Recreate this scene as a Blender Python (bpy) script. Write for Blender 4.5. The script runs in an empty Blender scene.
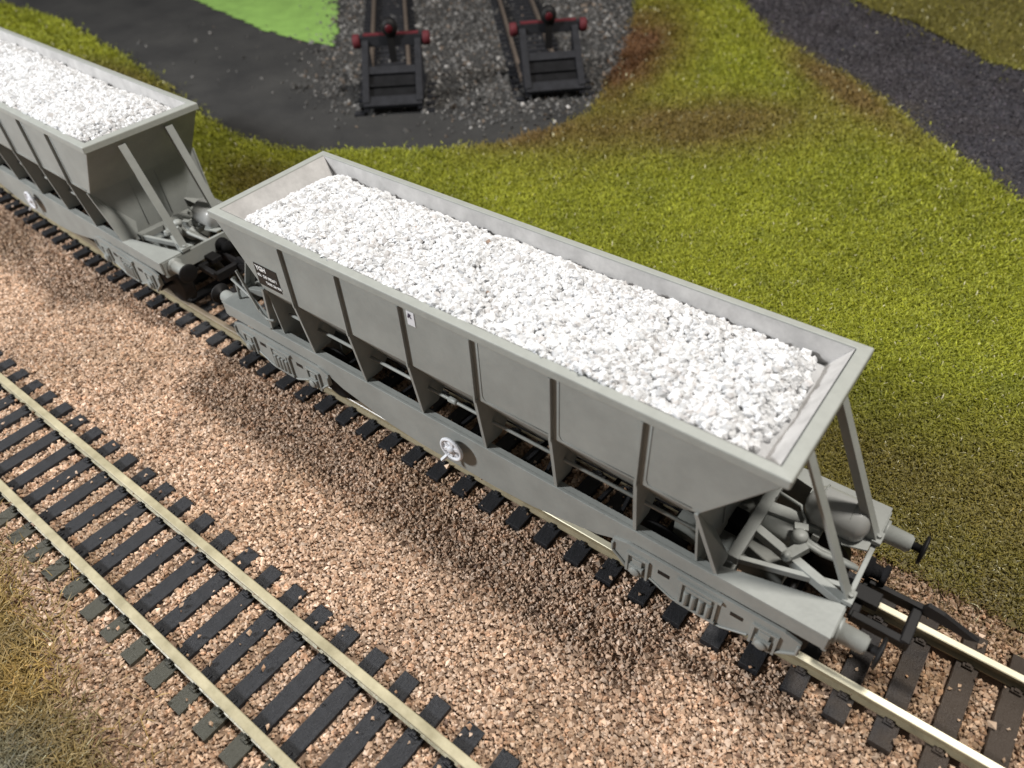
import bpy, math, random
import numpy as np
from mathutils import Vector, Matrix
# one Blender unit is one centimetre of this model railway layout
rng = np.random.default_rng(7)
random.seed(7)
sc = bpy.context.scene

# ------------------------------------------------------------------ camera
PITCH, YAW, ROLL, FPX = 0.7516, 0.6918, -0.0604, 732.47
fw = Vector((-math.sin(YAW)*math.cos(PITCH), math.cos(YAW)*math.cos(PITCH), -math.sin(PITCH)))
rt = Vector((math.cos(YAW), math.sin(YAW), 0))
up = rt.cross(fw)
r2 = rt*math.cos(ROLL) + up*math.sin(ROLL)
u2 = -rt*math.sin(ROLL) + up*math.cos(ROLL)
cd = bpy.data.cameras.new('camera')
cam = bpy.data.objects.new('camera', cd)
sc.collection.objects.link(cam)
cam.matrix_world = Matrix(((r2.x, u2.x, -fw.x, 5.1821), (r2.y, u2.y, -fw.y, -8.2533), (r2.z, u2.z, -fw.z, 12.0966), (0, 0, 0, 1)))
cd.sensor_width = 36; cd.sensor_fit = 'HORIZONTAL'
cd.lens = FPX/1024*36
cd.clip_start = .1; cd.clip_end = 600
cd.dof.use_dof = True
cd.dof.focus_distance = 14.5
cd.dof.aperture_fstop = cd.lens*0.001/0.11
sc.camera = cam

# ------------------------------------------------------------------ light
w = bpy.data.worlds.new('World'); sc.world = w; w.use_nodes = True
bg = w.node_tree.nodes['Background']
bg.inputs[0].default_value = (1.0, .98, .96, 1); bg.inputs[1].default_value = .12
def lamp(name, loc, target, size, power, col):
    d = bpy.data.lights.new(name, 'AREA'); d.shape = 'DISK'; d.size = size; d.energy = power; d.color = col
    o = bpy.data.objects.new(name, d); sc.collection.objects.link(o)
    o.location = loc
    o.rotation_euler = (Vector(target)-Vector(loc)).to_track_quat('-Z', 'Y').to_euler()
    return o
lamp('ceiling_lamp', (15.5, 14, 60), (0, 0, 0), 8, 46000, (1, .95, .88))
lamp('room_lamp', (-38, -36, 34), (-4, 0, 0), 7, 41000, (.97, .985, 1))
sc.view_settings.view_transform = 'Standard'; sc.view_settings.look = 'None'
sc.view_settings.exposure = 0; sc.view_settings.gamma = 1

# ------------------------------------------------------------------ materials
def mat(name, col, rough=.6, metal=0., var=.12, scale=3., col2=None, bump=0., bscale=40., attr=None, spec=.5, cover=.5, stretch=None):
    m = bpy.data.materials.new(name); m.use_nodes = True
    nt = m.node_tree; N = nt.nodes; L = nt.links
    b = N['Principled BSDF']
    b.inputs['Roughness'].default_value = rough; b.inputs['Metallic'].default_value = metal
    b.inputs['Specular IOR Level'].default_value = spec
    geo = N.new('ShaderNodeTexCoord')
    src = geo.outputs['Object']
    if stretch:
        mp = N.new('ShaderNodeMapping'); mp.inputs['Scale'].default_value = stretch
        L.new(src, mp.inputs[0]); src = mp.outputs[0]
    n = N.new('ShaderNodeTexNoise'); n.inputs['Scale'].default_value = scale; n.inputs['Detail'].default_value = 6
    n.inputs['Roughness'].default_value = .65
    L.new(src, n.inputs['Vector'])
    r = N.new('ShaderNodeMapRange'); r.inputs[1].default_value = cover-.22; r.inputs[2].default_value = cover+.22
    L.new(n.outputs['Fac'], r.inputs[0])
    mx = N.new('ShaderNodeMix'); mx.data_type = 'RGBA'
    a = tuple(min(1, c*(1-var)) for c in col); c2 = col2 or tuple(min(1, c*(1+var)) for c in col)
    mx.inputs[6].default_value = (*a, 1); mx.inputs[7].default_value = (*c2, 1)
    L.new(r.outputs[0], mx.inputs[0])
    out = mx.outputs[2]
    if attr:
        at = N.new('ShaderNodeAttribute'); at.attribute_name = attr
        m2 = N.new('ShaderNodeMix'); m2.data_type = 'RGBA'; m2.blend_type = 'MULTIPLY'; m2.inputs[0].default_value = 1
        L.new(out, m2.inputs[6]); L.new(at.outputs['Color'], m2.inputs[7]); out = m2.outputs[2]
    L.new(out, b.inputs['Base Color'])
    if bump:
        n2 = N.new('ShaderNodeTexNoise'); n2.inputs['Scale'].default_value = bscale; n2.inputs['Detail'].default_value = 4
        L.new(src, n2.inputs['Vector'])
        bp = N.new('ShaderNodeBump'); bp.inputs['Strength'].default_value = 1; bp.inputs['Distance'].default_value = bump
        L.new(n2.outputs['Fac'], bp.inputs['Height']); L.new(bp.outputs[0], b.inputs['Normal'])
    return m
M = {}
M['grey'] = mat('grey_paint', (.254, .265, .250), .5, var=.14, scale=1.1, bump=.004, bscale=14)
M['dusty'] = mat('dusty_grey_paint', (.46, .45, .44), .7, var=.2, scale=2.4, bump=.004, bscale=20)
M['rim'] = mat('lighter_rim_paint', (.30, .312, .29), .5, var=.08, scale=4, bump=.003, bscale=25)  # slightly lighter grey than the hopper sides
M['shade'] = mat('shaded_grey_paint', (.16, .165, .15), .6, var=.15, scale=5)  # darker copy of the grey paint, with shade put into its colour
M['black'] = mat('black_plastic', (.006, .0055, .006), .6, var=.3, scale=8, spec=.3)
M['panel'] = mat('black_panel_paint', (.008, .008, .008), .5, var=.1)
M['white'] = mat('white_paint', (.66, .67, .70), .5, var=.05, scale=9)
M['letter'] = mat('white_lettering', (.75, .75, .74), .6, var=.1, scale=60)
M['ink'] = mat('dark_ink', (.05, .04, .07), .6, var=.1)
M['stone'] = mat('white_stone', (.62, .625, .635), .9, var=.06, scale=6, attr='tone', spec=.2)
M['ballast'] = mat('pink_granite_chip', (.505, .355, .25), .65, var=.12, scale=1.2, attr='tone', spec=.35)
M['bed'] = mat('glued_ballast_bed', (.24, .16, .11), .9, var=.3, scale=5, bump=.03, bscale=22)
M['ash'] = mat('grey_ash_chip', (.125, .12, .115), .6, var=.25, scale=1.0, attr='tone', spec=.4)
M['road'] = mat('charcoal_ash_surface', (.019, .019, .020), .85, var=.3, scale=.35, col2=(.042, .041, .039), bump=.05, bscale=16)
M['blueroad'] = mat('slate_flock_surface', (.035, .033, .042), .9, var=.25, scale=.7, bump=.09, bscale=22)
M['field'] = mat('bright_green_baize', (.21, .37, .08), .85, var=.2, scale=1.0, bump=.02, bscale=20)
M['blade'] = mat('static_grass_fibre', (1, 1, 1), .55, var=.02, attr='tone', spec=.35)
M['turf'] = mat('turf_base', (.8, .8, .8), .9, var=.35, scale=5, attr='tone', bump=.08, bscale=14, spec=.1)
M['sleeper'] = mat('black_sleeper_plastic', (.012, .013, .016), .55, var=.3, scale=7, col2=(.03, .031, .036), bump=.02, bscale=24, stretch=(5, 1, 1))
M['railside'] = mat('grimy_rail_side', (.25, .21, .13), .55, var=.25, scale=3)
M['railcream'] = mat('cream_weathered_rail', (.36, .32, .20), .42, var=.3, scale=1.5, col2=(.52, .47, .32), bump=.012, bscale=9)
M['railhead'] = mat('polished_rail_head', (.85, .78, .56), .32, .55, var=.12, scale=2.2)
M['railold'] = mat('rusty_siding_rail', (.10, .078, .062), .6, var=.3, scale=3)
M['stopgrey'] = mat('dark_grey_buffer_stop', (.017, .0175, .021), .75, var=.4, scale=4, spec=.25, bump=.02)
M['matt'] = mat('matt_black_plate', (.009, .009, .010), .85, var=.4, scale=4, spec=.15, bump=.02)
M['red'] = mat('dull_red_paint', (.085, .005, .010), .75, var=.25, scale=5)
M['lens'] = mat('dark_red_lens', (.06, .004, .008), .3, var=.2)
M['sand'] = mat('sandy_infill', (.26, .2, .16), .9, var=.4, scale=6, bump=.03)
M['brass'] = mat('gold_rail_edge', (.75, .52, .25), .35, .6, var=.3, scale=3)

# ------------------------------------------------------------------ mesh helpers
class MB:
    def __init__(s): s.v = []; s.f = []; s.m = []; s.sm = []
    def add(s, vs, fs, mi=0, smooth=False):
        o = len(s.v); s.v += [tuple(v) for v in vs]
        for f in fs: s.f.append([o+i for i in f]); s.m.append(mi); s.sm.append(smooth)
    def box(s, x0, x1, y0, y1, z0, z1, mi=0):
        s.add([(x0,y0,z0),(x1,y0,z0),(x1,y1,z0),(x0,y1,z0),(x0,y0,z1),(x1,y0,z1),(x1,y1,z1),(x0,y1,z1)],
              [(0,3,2,1),(4,5,6,7),(0,1,5,4),(1,2,6,5),(2,3,7,6),(3,0,4,7)], mi)
    def bar(s, a, b, w, h, upv=(0,0,1), mi=0):
        a = Vector(a); b = Vector(b); d = (b-a).normalized(); sd = d.cross(Vector(upv))
        if sd.length < 1e-5: sd = d.cross(Vector((0,1,0)))
        sd.normalize(); un = sd.cross(d).normalized()
        q = []
        for p in (a, b):
            for i, j in ((-1,-1),(1,-1),(1,1),(-1,1)): q.append(p+sd*(i*w/2)+un*(j*h/2))
        s.add(q, [(0,1,2,3),(7,6,5,4),(0,4,5,1),(1,5,6,2),(2,6,7,3),(3,7,4,0)], mi)
    def prism(s, pts, axis, a, b, mi=0):
        # pts: 2D outline; axis 'x' -> pts are (y,z); 'y' -> (x,z); 'z' -> (x,y)
        n = len(pts)
        def P(p, t): return {'x': (t,p[0],p[1]), 'y': (p[0],t,p[1]), 'z': (p[0],p[1],t)}[axis]
        s.add([P(p,a) for p in pts]+[P(p,b) for p in pts], [list(range(n))[::-1], list(range(n,2*n))]+[(i,(i+1)%n,n+(i+1)%n,n+i) for i in range(n)], mi)
    def lathe(s, org, axis, prof, seg=20, mi=0, smooth=True):
        # prof: list of (distance along axis, radius)
        a = Vector(axis).normalized(); t = a.orthogonal().normalized(); b = a.cross(t)
        org = Vector(org); vs = []; fs = []
        for (d, r) in prof:
            for k in range(seg):
                th = 2*math.pi*k/seg
                vs.append(org+a*d+(t*math.cos(th)+b*math.sin(th))*max(r, 1e-4))
        for i in range(len(prof)-1):
            for k in range(seg):
                k2 = (k+1) % seg
                fs.append((i*seg+k, i*seg+k2, (i+1)*seg+k2, (i+1)*seg+k))
        fs.append(list(range(seg))[::-1]); fs.append([(len(prof)-1)*seg+k for k in range(seg)])
        s.add(vs, fs, mi, smooth)
    def tube(s, pts, r, seg=8, mi=0):
        pts = [Vector(p) for p in pts]
        vs = []; fs = []
        ref = None
        for i, p in enumerate(pts):
            d = (pts[min(i+1, len(pts)-1)]-pts[max(i-1, 0)]).normalized()
            t = d.orthogonal().normalized() if ref is None else (ref-d*ref.dot(d)).normalized()
            ref = t; b = d.cross(t)
            for k in range(seg):
                th = 2*math.pi*k/seg
                vs.append(p+(t*math.cos(th)+b*math.sin(th))*r)
        for i in range(len(pts)-1):
            for k in range(seg):
                k2 = (k+1) % seg
                fs.append((i*seg+k, i*seg+k2, (i+1)*seg+k2, (i+1)*seg+k))
        fs.append(list(range(seg))[::-1]); fs.append([(len(pts)-1)*seg+k for k in range(seg)])
        s.add(vs, fs, mi, True)
    def torus(s, c, axis, R, r, seg=28, mi=0):
        a = Vector(axis).normalized(); t = a.orthogonal().normalized(); b = a.cross(t); c = Vector(c)
        vs = []; fs = []; m = 8
        for i in range(seg):
            th = 2*math.pi*i/seg; d = t*math.cos(th)+b*math.sin(th)
            for j in range(m):
                ph = 2*math.pi*j/m
                vs.append(c+d*(R+r*math.cos(ph))+a*(r*math.sin(ph)))
        for i in range(seg):
            for j in range(m):
                fs.append((i*m+j, i*m+(j+1)%m, ((i+1)%seg)*m+(j+1)%m, ((i+1)%seg)*m+j))
        s.add(vs, fs, mi, True)
    def build(s, name, mats, parent=None, bevel=0.):
        me = bpy.data.meshes.new(name); me.from_pydata(s.v, [], s.f); me.update()
        if not isinstance(mats, (list, tuple)): mats = [mats]
        for m in mats: me.materials.append(m)
        me.polygons.foreach_set('material_index', s.m); me.polygons.foreach_set('use_smooth', s.sm)
        o = bpy.data.objects.new(name, me); sc.collection.objects.link(o)
        if parent: o.parent = parent
        import bmesh
        bm = bmesh.new(); bm.from_mesh(me); bmesh.ops.recalc_face_normals(bm, faces=bm.faces); bm.to_mesh(me); bm.free()
        if bevel:
            md = o.modifiers.new('bevel', 'BEVEL'); md.width = bevel; md.segments = 2; md.limit_method = 'ANGLE'; md.angle_limit = .6
        return o
def empty(name, loc, rz=0):
    o = bpy.data.objects.new(name, None); o.empty_display_size = .5; sc.collection.objects.link(o)
    o.location = loc; o.rotation_euler = (0, 0, rz); return o
def tag(o, label=None, cat=None, group=None, kind=None):
    if label: o['label'] = label
    if cat: o['category'] = cat
    if group: o['group'] = group
    if kind: o['kind'] = kind
    return o
def copy_tree(o, parent=None):
    c = o.copy(); sc.collection.objects.link(c)
    if parent: c.parent = parent
    for ch in [x for x in o.children]: copy_tree(ch, c)
    return c
def np_mesh(name, V, F, mats, tone=None, parent=None, smooth=False, sides=3):
    me = bpy.data.meshes.new(name); nf = len(F)
    me.vertices.add(len(V)); me.vertices.foreach_set('co', np.asarray(V, np.float32).ravel())
    me.loops.add(nf*sides); me.loops.foreach_set('vertex_index', np.asarray(F, np.int32).ravel())
    me.polygons.add(nf); me.polygons.foreach_set('loop_start', np.arange(0, nf*sides, sides, dtype=np.int32))
    me.polygons.foreach_set('loop_total', np.full(nf, sides, np.int32))
    me.polygons.foreach_set('use_smooth', np.full(nf, smooth))
    me.update(calc_edges=True)
    if tone is not None:
        a = me.color_attributes.new('tone', 'FLOAT_COLOR', 'POINT')
        t4 = np.ones((len(V), 4), np.float32); t4[:, :3] = tone
        a.data.foreach_set('color', t4.ravel())
    for m in (mats if isinstance(mats, (list, tuple)) else [mats]): me.materials.append(m)
    o = bpy.data.objects.new(name, me); sc.collection.objects.link(o)
    if parent: o.parent = parent
    return o

# smooth value noise in 2D
_NG = rng.random((64, 64, 64))[:, :, 0]
def vnoise(x, y, s, seed=0):
    x = x/s+seed*7.13+1000; y = y/s+seed*3.71+1000
    xi = np.floor(x).astype(int); yi = np.floor(y).astype(int); fx = x-xi; fy = y-yi
    fx = fx*fx*(3-2*fx); fy = fy*fy*(3-2*fy)
    g = lambda a, b: _NG[a % 64, b % 64]
    return (g(xi, yi)*(1-fx)+g(xi+1, yi)*fx)*(1-fy)+(g(xi, yi+1)*(1-fx)+g(xi+1, yi+1)*fx)*fy
def fbm(x, y, s, seed=0, oct=4):
    t = 0; a = .5; n = 0
    for k in range(oct): t = t+a*vnoise(x, y, s/2**k, seed+k*5); n += a; a *= .55
    return t/n
def inpoly(x, y, poly):
    c = np.zeros(x.shape, bool); n = len(poly)
    for i in range(n):
        x0, y0 = poly[i]; x1, y1 = poly[(i+1) % n]
        if y0 == y1: continue
        m = ((y0 > y) != (y1 > y)) & (x < (x1-x0)*(y-y0)/(y1-y0)+x0)
        c ^= m
    return c
def polydist(x, y, poly):
    d = np.full(x.shape, 1e9); n = len(poly)
    for i in range(n):
        ax, ay = poly[i]; bx, by = poly[(i+1) % n]
        dx, dy = bx-ax, by-ay; t = np.clip(((x-ax)*dx+(y-ay)*dy)/(dx*dx+dy*dy+1e-9), 0, 1)
        d = np.minimum(d, np.hypot(x-ax-t*dx, y-ay-t*dy))
    return np.where(inpoly(x, y, poly), d, -d)      # positive inside

def curve_y(x):
    x = np.asarray(x, float)
    return .0021*np.maximum(0, -8.5-x)**2

# ------------------------------------------------------------------ stones
PHI = (1+5**.5)/2
ICO = np.array([(-1,PHI,0),(1,PHI,0),(-1,-PHI,0),(1,-PHI,0),(0,-1,PHI),(0,1,PHI),(0,-1,-PHI),(0,1,-PHI),(PHI,0,-1),(PHI,0,1),(-PHI,0,-1),(-PHI,0,1)])/math.hypot(1, PHI)
ICF = np.array([(0,11,5),(0,5,1),(0,1,7),(0,7,10),(0,10,11),(1,5,9),(5,11,4),(11,10,2),(10,7,6),(7,1,8),(3,9,4),(3,4,2),(3,2,6),(3,6,8),(3,8,9),(4,9,5),(2,4,11),(6,2,10),(8,6,7),(9,8,1)])
TPL = np.array([ICO*(1+rng.uniform(-.34, .34, (12, 1)))*rng.uniform(.7, 1.2, (1, 3)) for _ in range(24)])
OCT = np.array([(1,0,0),(-1,0,0),(0,1,0),(0,-1,0),(0,0,1),(0,0,-1)], float)
OCF = np.array([(0,2,4),(2,1,4),(1,3,4),(3,0,4),(2,0,5),(1,2,5),(3,1,5),(0,3,5)])
TPO = np.array([(OCT*(1+rng.uniform(-.35, .35, (6, 1)))+rng.uniform(-.25, .25, (6, 3)))*rng.uniform(.6, 1.25, (1, 3)) for _ in range(30)])
def rot_mats(n):
    q = rng.normal(size=(n, 4)); q /= np.linalg.norm(q, axis=1)[:, None]
    a, b, c, d = q.T
    return np.stack([np.stack([1-2*(c*c+d*d), 2*(b*c-a*d), 2*(b*d+a*c)], 1), np.stack([2*(b*c+a*d), 1-2*(b*b+d*d), 2*(c*d-a*b)], 1), np.stack([2*(b*d-a*c), 2*(c*d+a*b), 1-2*(b*b+c*c)], 1)], 1)
def stones(P, R, tones):
    n = len(P); T = TPL[rng.integers(0, len(TPL), n)]
    V = np.einsum('nij,nkj->nki', rot_mats(n), T)*R[:, None, None]+P[:, None, :]
    F = (ICF[None]+12*np.arange(n)[:, None, None]).reshape(-1, 3)
    return V.reshape(-1, 3), F, np.repeat(tones, 12, axis=0)
def chips(P, R, tones):
    n = len(P); T = TPO[rng.integers(0, len(TPO), n)]
    V = np.einsum('nij,nkj->nki', rot_mats(n), T)*R[:, None, None]+P[:, None, :]
    F = (OCF[None]+6*np.arange(n)[:, None, None]).reshape(-1, 3)
    return V.reshape(-1, 3), F, np.repeat(tones, 6, axis=0)
def grid_mesh(x, y, zf, keep=None):
    X, Y = np.meshgrid(x, y); Z = zf(X, Y); nx = len(x)
    V = np.stack([X.ravel(), Y.ravel(), Z.ravel()], 1)
    i, j = np.meshgrid(np.arange(len(x)-1), np.arange(len(y)-1)); k = (j*nx+i).ravel()
    F = np.stack([k, k+1, k+1+nx, k+nx], 1)
    if keep is not None:
        c = V[F].mean(1); F = F[keep(c[:, 0], c[:, 1])]
    return V, F

# ------------------------------------------------------------------ the setting
def gflat(h): return lambda X, Y: np.full(X.shape, h)
V, F = grid_mesh(np.array([-90, -8., 45]), np.array([-30, 20., 80]), gflat(-.50))
tag(np_mesh('baseboard', V, F, M['road'], sides=4), kind='structure')
V, F = grid_mesh(np.linspace(-80, 30, 221), np.linspace(3., 70, 135), lambda X, Y: -.345+.03*fbm(X, Y, 5, 3))
tag(np_mesh('road', V, F, M['road'], sides=4), kind='structure')
BANK = [(-62,10.2),(-50,11.2),(-43.1,11.4),(-37.1,10.4),(-30.1,9.0),(-24.2,7.6),(-21.2,7.1),(-18.9,7.3),(-16.7,8.2),(-13.2,10.6),(-11.7,12.2),(-10.6,14.7),(-10.3,16.3),(-10.9,18.6),(-12.3,22.2),(-13.9,26.0),(-15.8,29.8),(-16.2,32),(-13.1,33.4),(-11.3,32.6),(-7.9,28.3),(-5.2,26.4),(-2.3,24.5),(-.3,22.6),(1.7,20.4),(3.1,19.2),(5.1,17.6),(8.1,15.7),(13,12),(17,7),(17,2.2),(-8,2.2),(-20,2.5),(-30,3.3),(-62,6.5)]
ROUGH = [(-8.4,38.9),(-6.6,35.6),(-5.3,34.8),(-2.7,33.6),(.4,31),(1.1,30),(2.9,29.4),(5.7,28.3),(12,24),(20,22),(20,50),(3,52)]
FIELD = [(-52,21),(-47.4,20),(-39.8,17.9),(-38,17.7),(-31.6,16.6),(-28.1,16.4),(-25.9,16.7),(-27.5,18.5),(-31.5,22.3),(-38.6,29),(-50,36)]
GRAVEL = [(-36,26),(-29,19.6),(-26.3,16.6),(-23.5,13.6),(-21.4,12.1),(-19.4,11.7),(-16.7,13.0),(-13.9,13.8),(-11.5,16),(-10.6,17.7),(-10.2,19.9),(-12.6,25.2),(-18.6,31.3),(-26,36)]
SLATE = [(-16,36),(-10,30.5),(-7.9,28.0),(-5.2,26.1),(-2.3,24.2),(-.3,22.3),(1.7,20.1),(3.1,18.9),(5.1,17.3),(8.1,15.4),(14,12),(24,12),(24,30),(2,34),(-6,42)]
DRY = [(-30,-4.5),(-12,-8.6),(-8.6,-8.75),(-7,-8.95),(-6,-9.1),(-4.9,-9.35),(-3.7,-9.4),(-2.9,-9.8),(-2.2,-10.6),(0,-12),(0,-16),(-30,-16)]
def ragged(poly, amp, s, seed):
    return lambda x, y: polydist(x, y, poly)+amp*(fbm(x, y, s, seed)-.5)*2
fd = ragged(FIELD, .25, 1.5, 21)
V, F = grid_mesh(np.arange(-52, -24, .2), np.arange(16, 37, .2), lambda X, Y: -.29+.02*fbm(X, Y, 4, 8), lambda x, y: fd(x, y) > 0)
tag(np_mesh('field', V, F, M['field'], sides=4), kind='structure')
sd_ = ragged(SLATE, .5, 1.6, 31)
V, F = grid_mesh(np.arange(-16, 24, .2), np.arange(11, 42, .2), lambda X, Y: -.315+.04*fbm(X, Y, 2, 9), lambda x, y: sd_(x, y) > 0)
tag(np_mesh('path', V, F, M['blueroad'], sides=4), kind='structure')

# track geometry -------------------------------------------------------------
Y2, A2 = -6.416, -.0028
def line2(x): return Y2+A2*x
SP = .7353; GA = .86
S1 = [-.02+5.93-SP*k for k in range(-9, 49)]          # sleepers of the track the wagons stand on
S2 = [-1.68+SP*k for k in range(-21, 7)]
S1 = sorted(S1); S2 = sorted(S2)
def bal_h(x, y):
    h = -.43+.06*(fbm(x, y, 1.6, 2)-.5)+.05*(fbm(x, y, 6, 5)-.5)
    yc = y-curve_y(x)
    a = np.exp(-np.maximum(0, np.abs(yc)-1.5)**2/.35); b = np.exp(-np.maximum(0, np.abs(y-line2(x))-1.45)**2/.4)
    return h+.065*np.maximum(a, b)
def on_track(x, y, pad=.0):
    m = np.zeros(x.shape, bool); yc = y-curve_y(x)
    k1 = np.abs((x-S1[0]+SP/2) % SP-SP/2) < .175+pad
    m |= k1 & (np.abs(yc) < 1.44+pad)
    k2 = np.abs((x-S2[0]+SP/2) % SP-SP/2) < .175+pad
    m |= k2 & (np.abs(y-line2(x)) < 1.44+pad)
    for yy in (np.abs(np.abs(yc)-GA), np.abs(np.abs(y-line2(x))-GA)): m |= yy < .12+pad
    return m
# ballast: one mass of chippings on its glued bed
X0, X1, YA, YB = -34., 14., -13., 3.3
bx = np.arange(-62, 20, .5); by = np.arange(-22, 4.6, .35)
BV, BF = grid_mesh(bx, by, lambda X, Y: bal_h(X, Y)-.035-.1*np.clip((Y-curve_y(X)-2.3)/1.2, 0, 1))
tag(np_mesh('ballast_bed', BV, BF, M['bed'], sides=4), kind='structure')
n = 420000
x = rng.uniform(X0, X1, n); y = rng.uniform(YA, YB, n)
dry = polydist(x, y, DRY)
edge = 2.25+curve_y(x)+.5*(fbm(x, y, 1.3, 4)-.5)*2
ok = (x > -29-1.6*y*(y < 0)*-1*-1) if False else (x > -30+1.55*np.maximum(0, -y))
ok &= (y < edge+rng.exponential(.12, n)) & (dry < rng.exponential(.25, n)-.1+.5*(fbm(x, y, 1, 12)-.5))
tr = on_track(x, y, .03); ok &= (~tr) | (rng.random(n) < .010)
x, y = x[ok], y[ok]; tr = tr[ok]; n = len(x)
R_ = rng.lognormal(math.log(.037), .27, n).clip(.018, .066)
z = bal_h(x, y)+R_*.2+rng.uniform(-.015, .018, n); z[tr] = -.25+R_[tr]*.6
c = np.ones((n, 3))*rng.normal(1, .21, (n, 1)).clip(.45, 1.6)*(.78+.44*fbm(x, y, 2.5, 19))[:, None]
k = rng.random(n)
c[k < .22] *= (1.2, 1.3, 1.42); c[(k > .22) & (k < .33)] *= (.66, .58, .52); c[(k > .33) & (k < .42)] *= (1.06, .95, .88); c[(k > .97)] *= (.4, .36, .36)
dirt = np.clip((fbm(x, y, 2.2, 17)-.5)*2.2, 0, .5)+.45*np.exp(-((y-curve_y(x))/1.3)**2)*(x > 3.5)+.35*np.clip((y-1.3)/.9, 0, 1)
c *= (1-dirt[:, None]*np.array([.45, .5, .6]))
V, F, T = chips(np.stack([x, y, z], 1), R_, c)
tag(np_mesh('ballast', V, F, M['ballast'], T), 'pinkish brown stone ballast chippings spread between and around the two foreground tracks', 'ballast', kind='stuff')

# grey ash gravel round the buffer stops
n = 40000
x = rng.uniform(-36, -8, n); y = rng.uniform(10, 36, n)
d = polydist(x, y, GRAVEL)+1.6*(fbm(x, y, 2.5, 41)-.5)
ok = (rng.random(n) < 1/(1+np.exp(-d*2.3))*.9+.012)
x, y = x[ok], y[ok]; n = len(x)
R_ = rng.lognormal(math.log(.055), .4, n).clip(.025, .16)
c = np.ones((n, 3))*rng.lognormal(-.45, .5, (n, 1)).clip(.2, 1.9); k = rng.random(n); c[k < .10] *= 2.6; c[(k > .9)] *= (1.3, 1.05, .85)
V, F, T = chips(np.stack([x, y, -.33+R_*.3], 1), R_*1.15, c)
tag(np_mesh('siding_gravel', V, F, M['ash'], T), 'loose grey and white ash gravel scattered around the two buffer stops', 'gravel', kind='stuff')

# ------------------------------------------------------------------ grass
def tint(x, y):
    """colour of the flock at a place: yellow green with brown and dark green drifts"""
    g = np.stack([np.full(x.shape, .255), np.full(x.shape, .275), np.full(x.shape, .02)], -1)
    f = fbm(x, y, 3.2, 51)[..., None]; f2 = fbm(x, y, 1.1, 57)[..., None]
    dark = np.array([.12, .14, .012]); brown = np.array([.17, .115, .035]); rust = np.array([.13, .062, .024]); olive = np.array([.125, .105, .015])
    g = g*(1-np.clip((f2-.5)*1.6, 0, .55))+dark*np.clip((f2-.5)*1.6, 0, .55)
    def blob(cx, cy, rx, ry, a, col):
        nonlocal g
        u = (x-cx)*math.cos(a)+(y-cy)*math.sin(a); v = -(x-cx)*math.sin(a)+(y-cy)*math.cos(a)
        k = np.exp(-((u/rx)**2+(v/ry)**2))*1.15+(fbm(x, y, 1.5, 61)-.5)*.5*np.exp(-((u/rx)**2+(v/ry)**2)*.6)
        k = np.clip(k, 0, 1)[..., None]; g = g*(1-k)+col*k
    blob(-6.2, 17.5, 6, 2.6, .75, brown*.6+olive*.5)            # tan drift across the bank
    blob(-11.5, 13.2, 2.0, 1.4, .9, brown)
    blob(-12.6, 23.0, 2.6, 7.5, .3, rust)           # rusty edge beside the sidings
    blob(-3.0, 24.0, 5, 1.2, -.75, brown)
    blob(-17, 5.2, 3.2, 1.6, 0, olive)
    blob(-31, 8.0, 6, 1.6, 0, olive)
    blob(3, 4.0, 5.5, 1.8, 0, olive)
    blob(9, 5.0, 4.0, 2.6, .3, np.array([.2, .165, .035]))  # tan patch beyond the right end of the front wagon
    k = np.clip((3.4+curve_y(x)-y)/1.6+(fbm(x, y, 1, 66)-.5), 0, 1)[..., None]*.85; g = g*(1-k)+brown*.85*k
    k = np.clip((y-26)/6, 0, .75)[..., None]*(x > -6)[..., None]; g = g*(1-k)+np.array([.13, .10, .03])*k
    return g*(.82+.36*f)
def bank_z(x, y): return -.36+.10*fbm(x, y, 4, 71)+.25*np.clip((y-2.2)/2.5, 0, .35)
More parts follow.
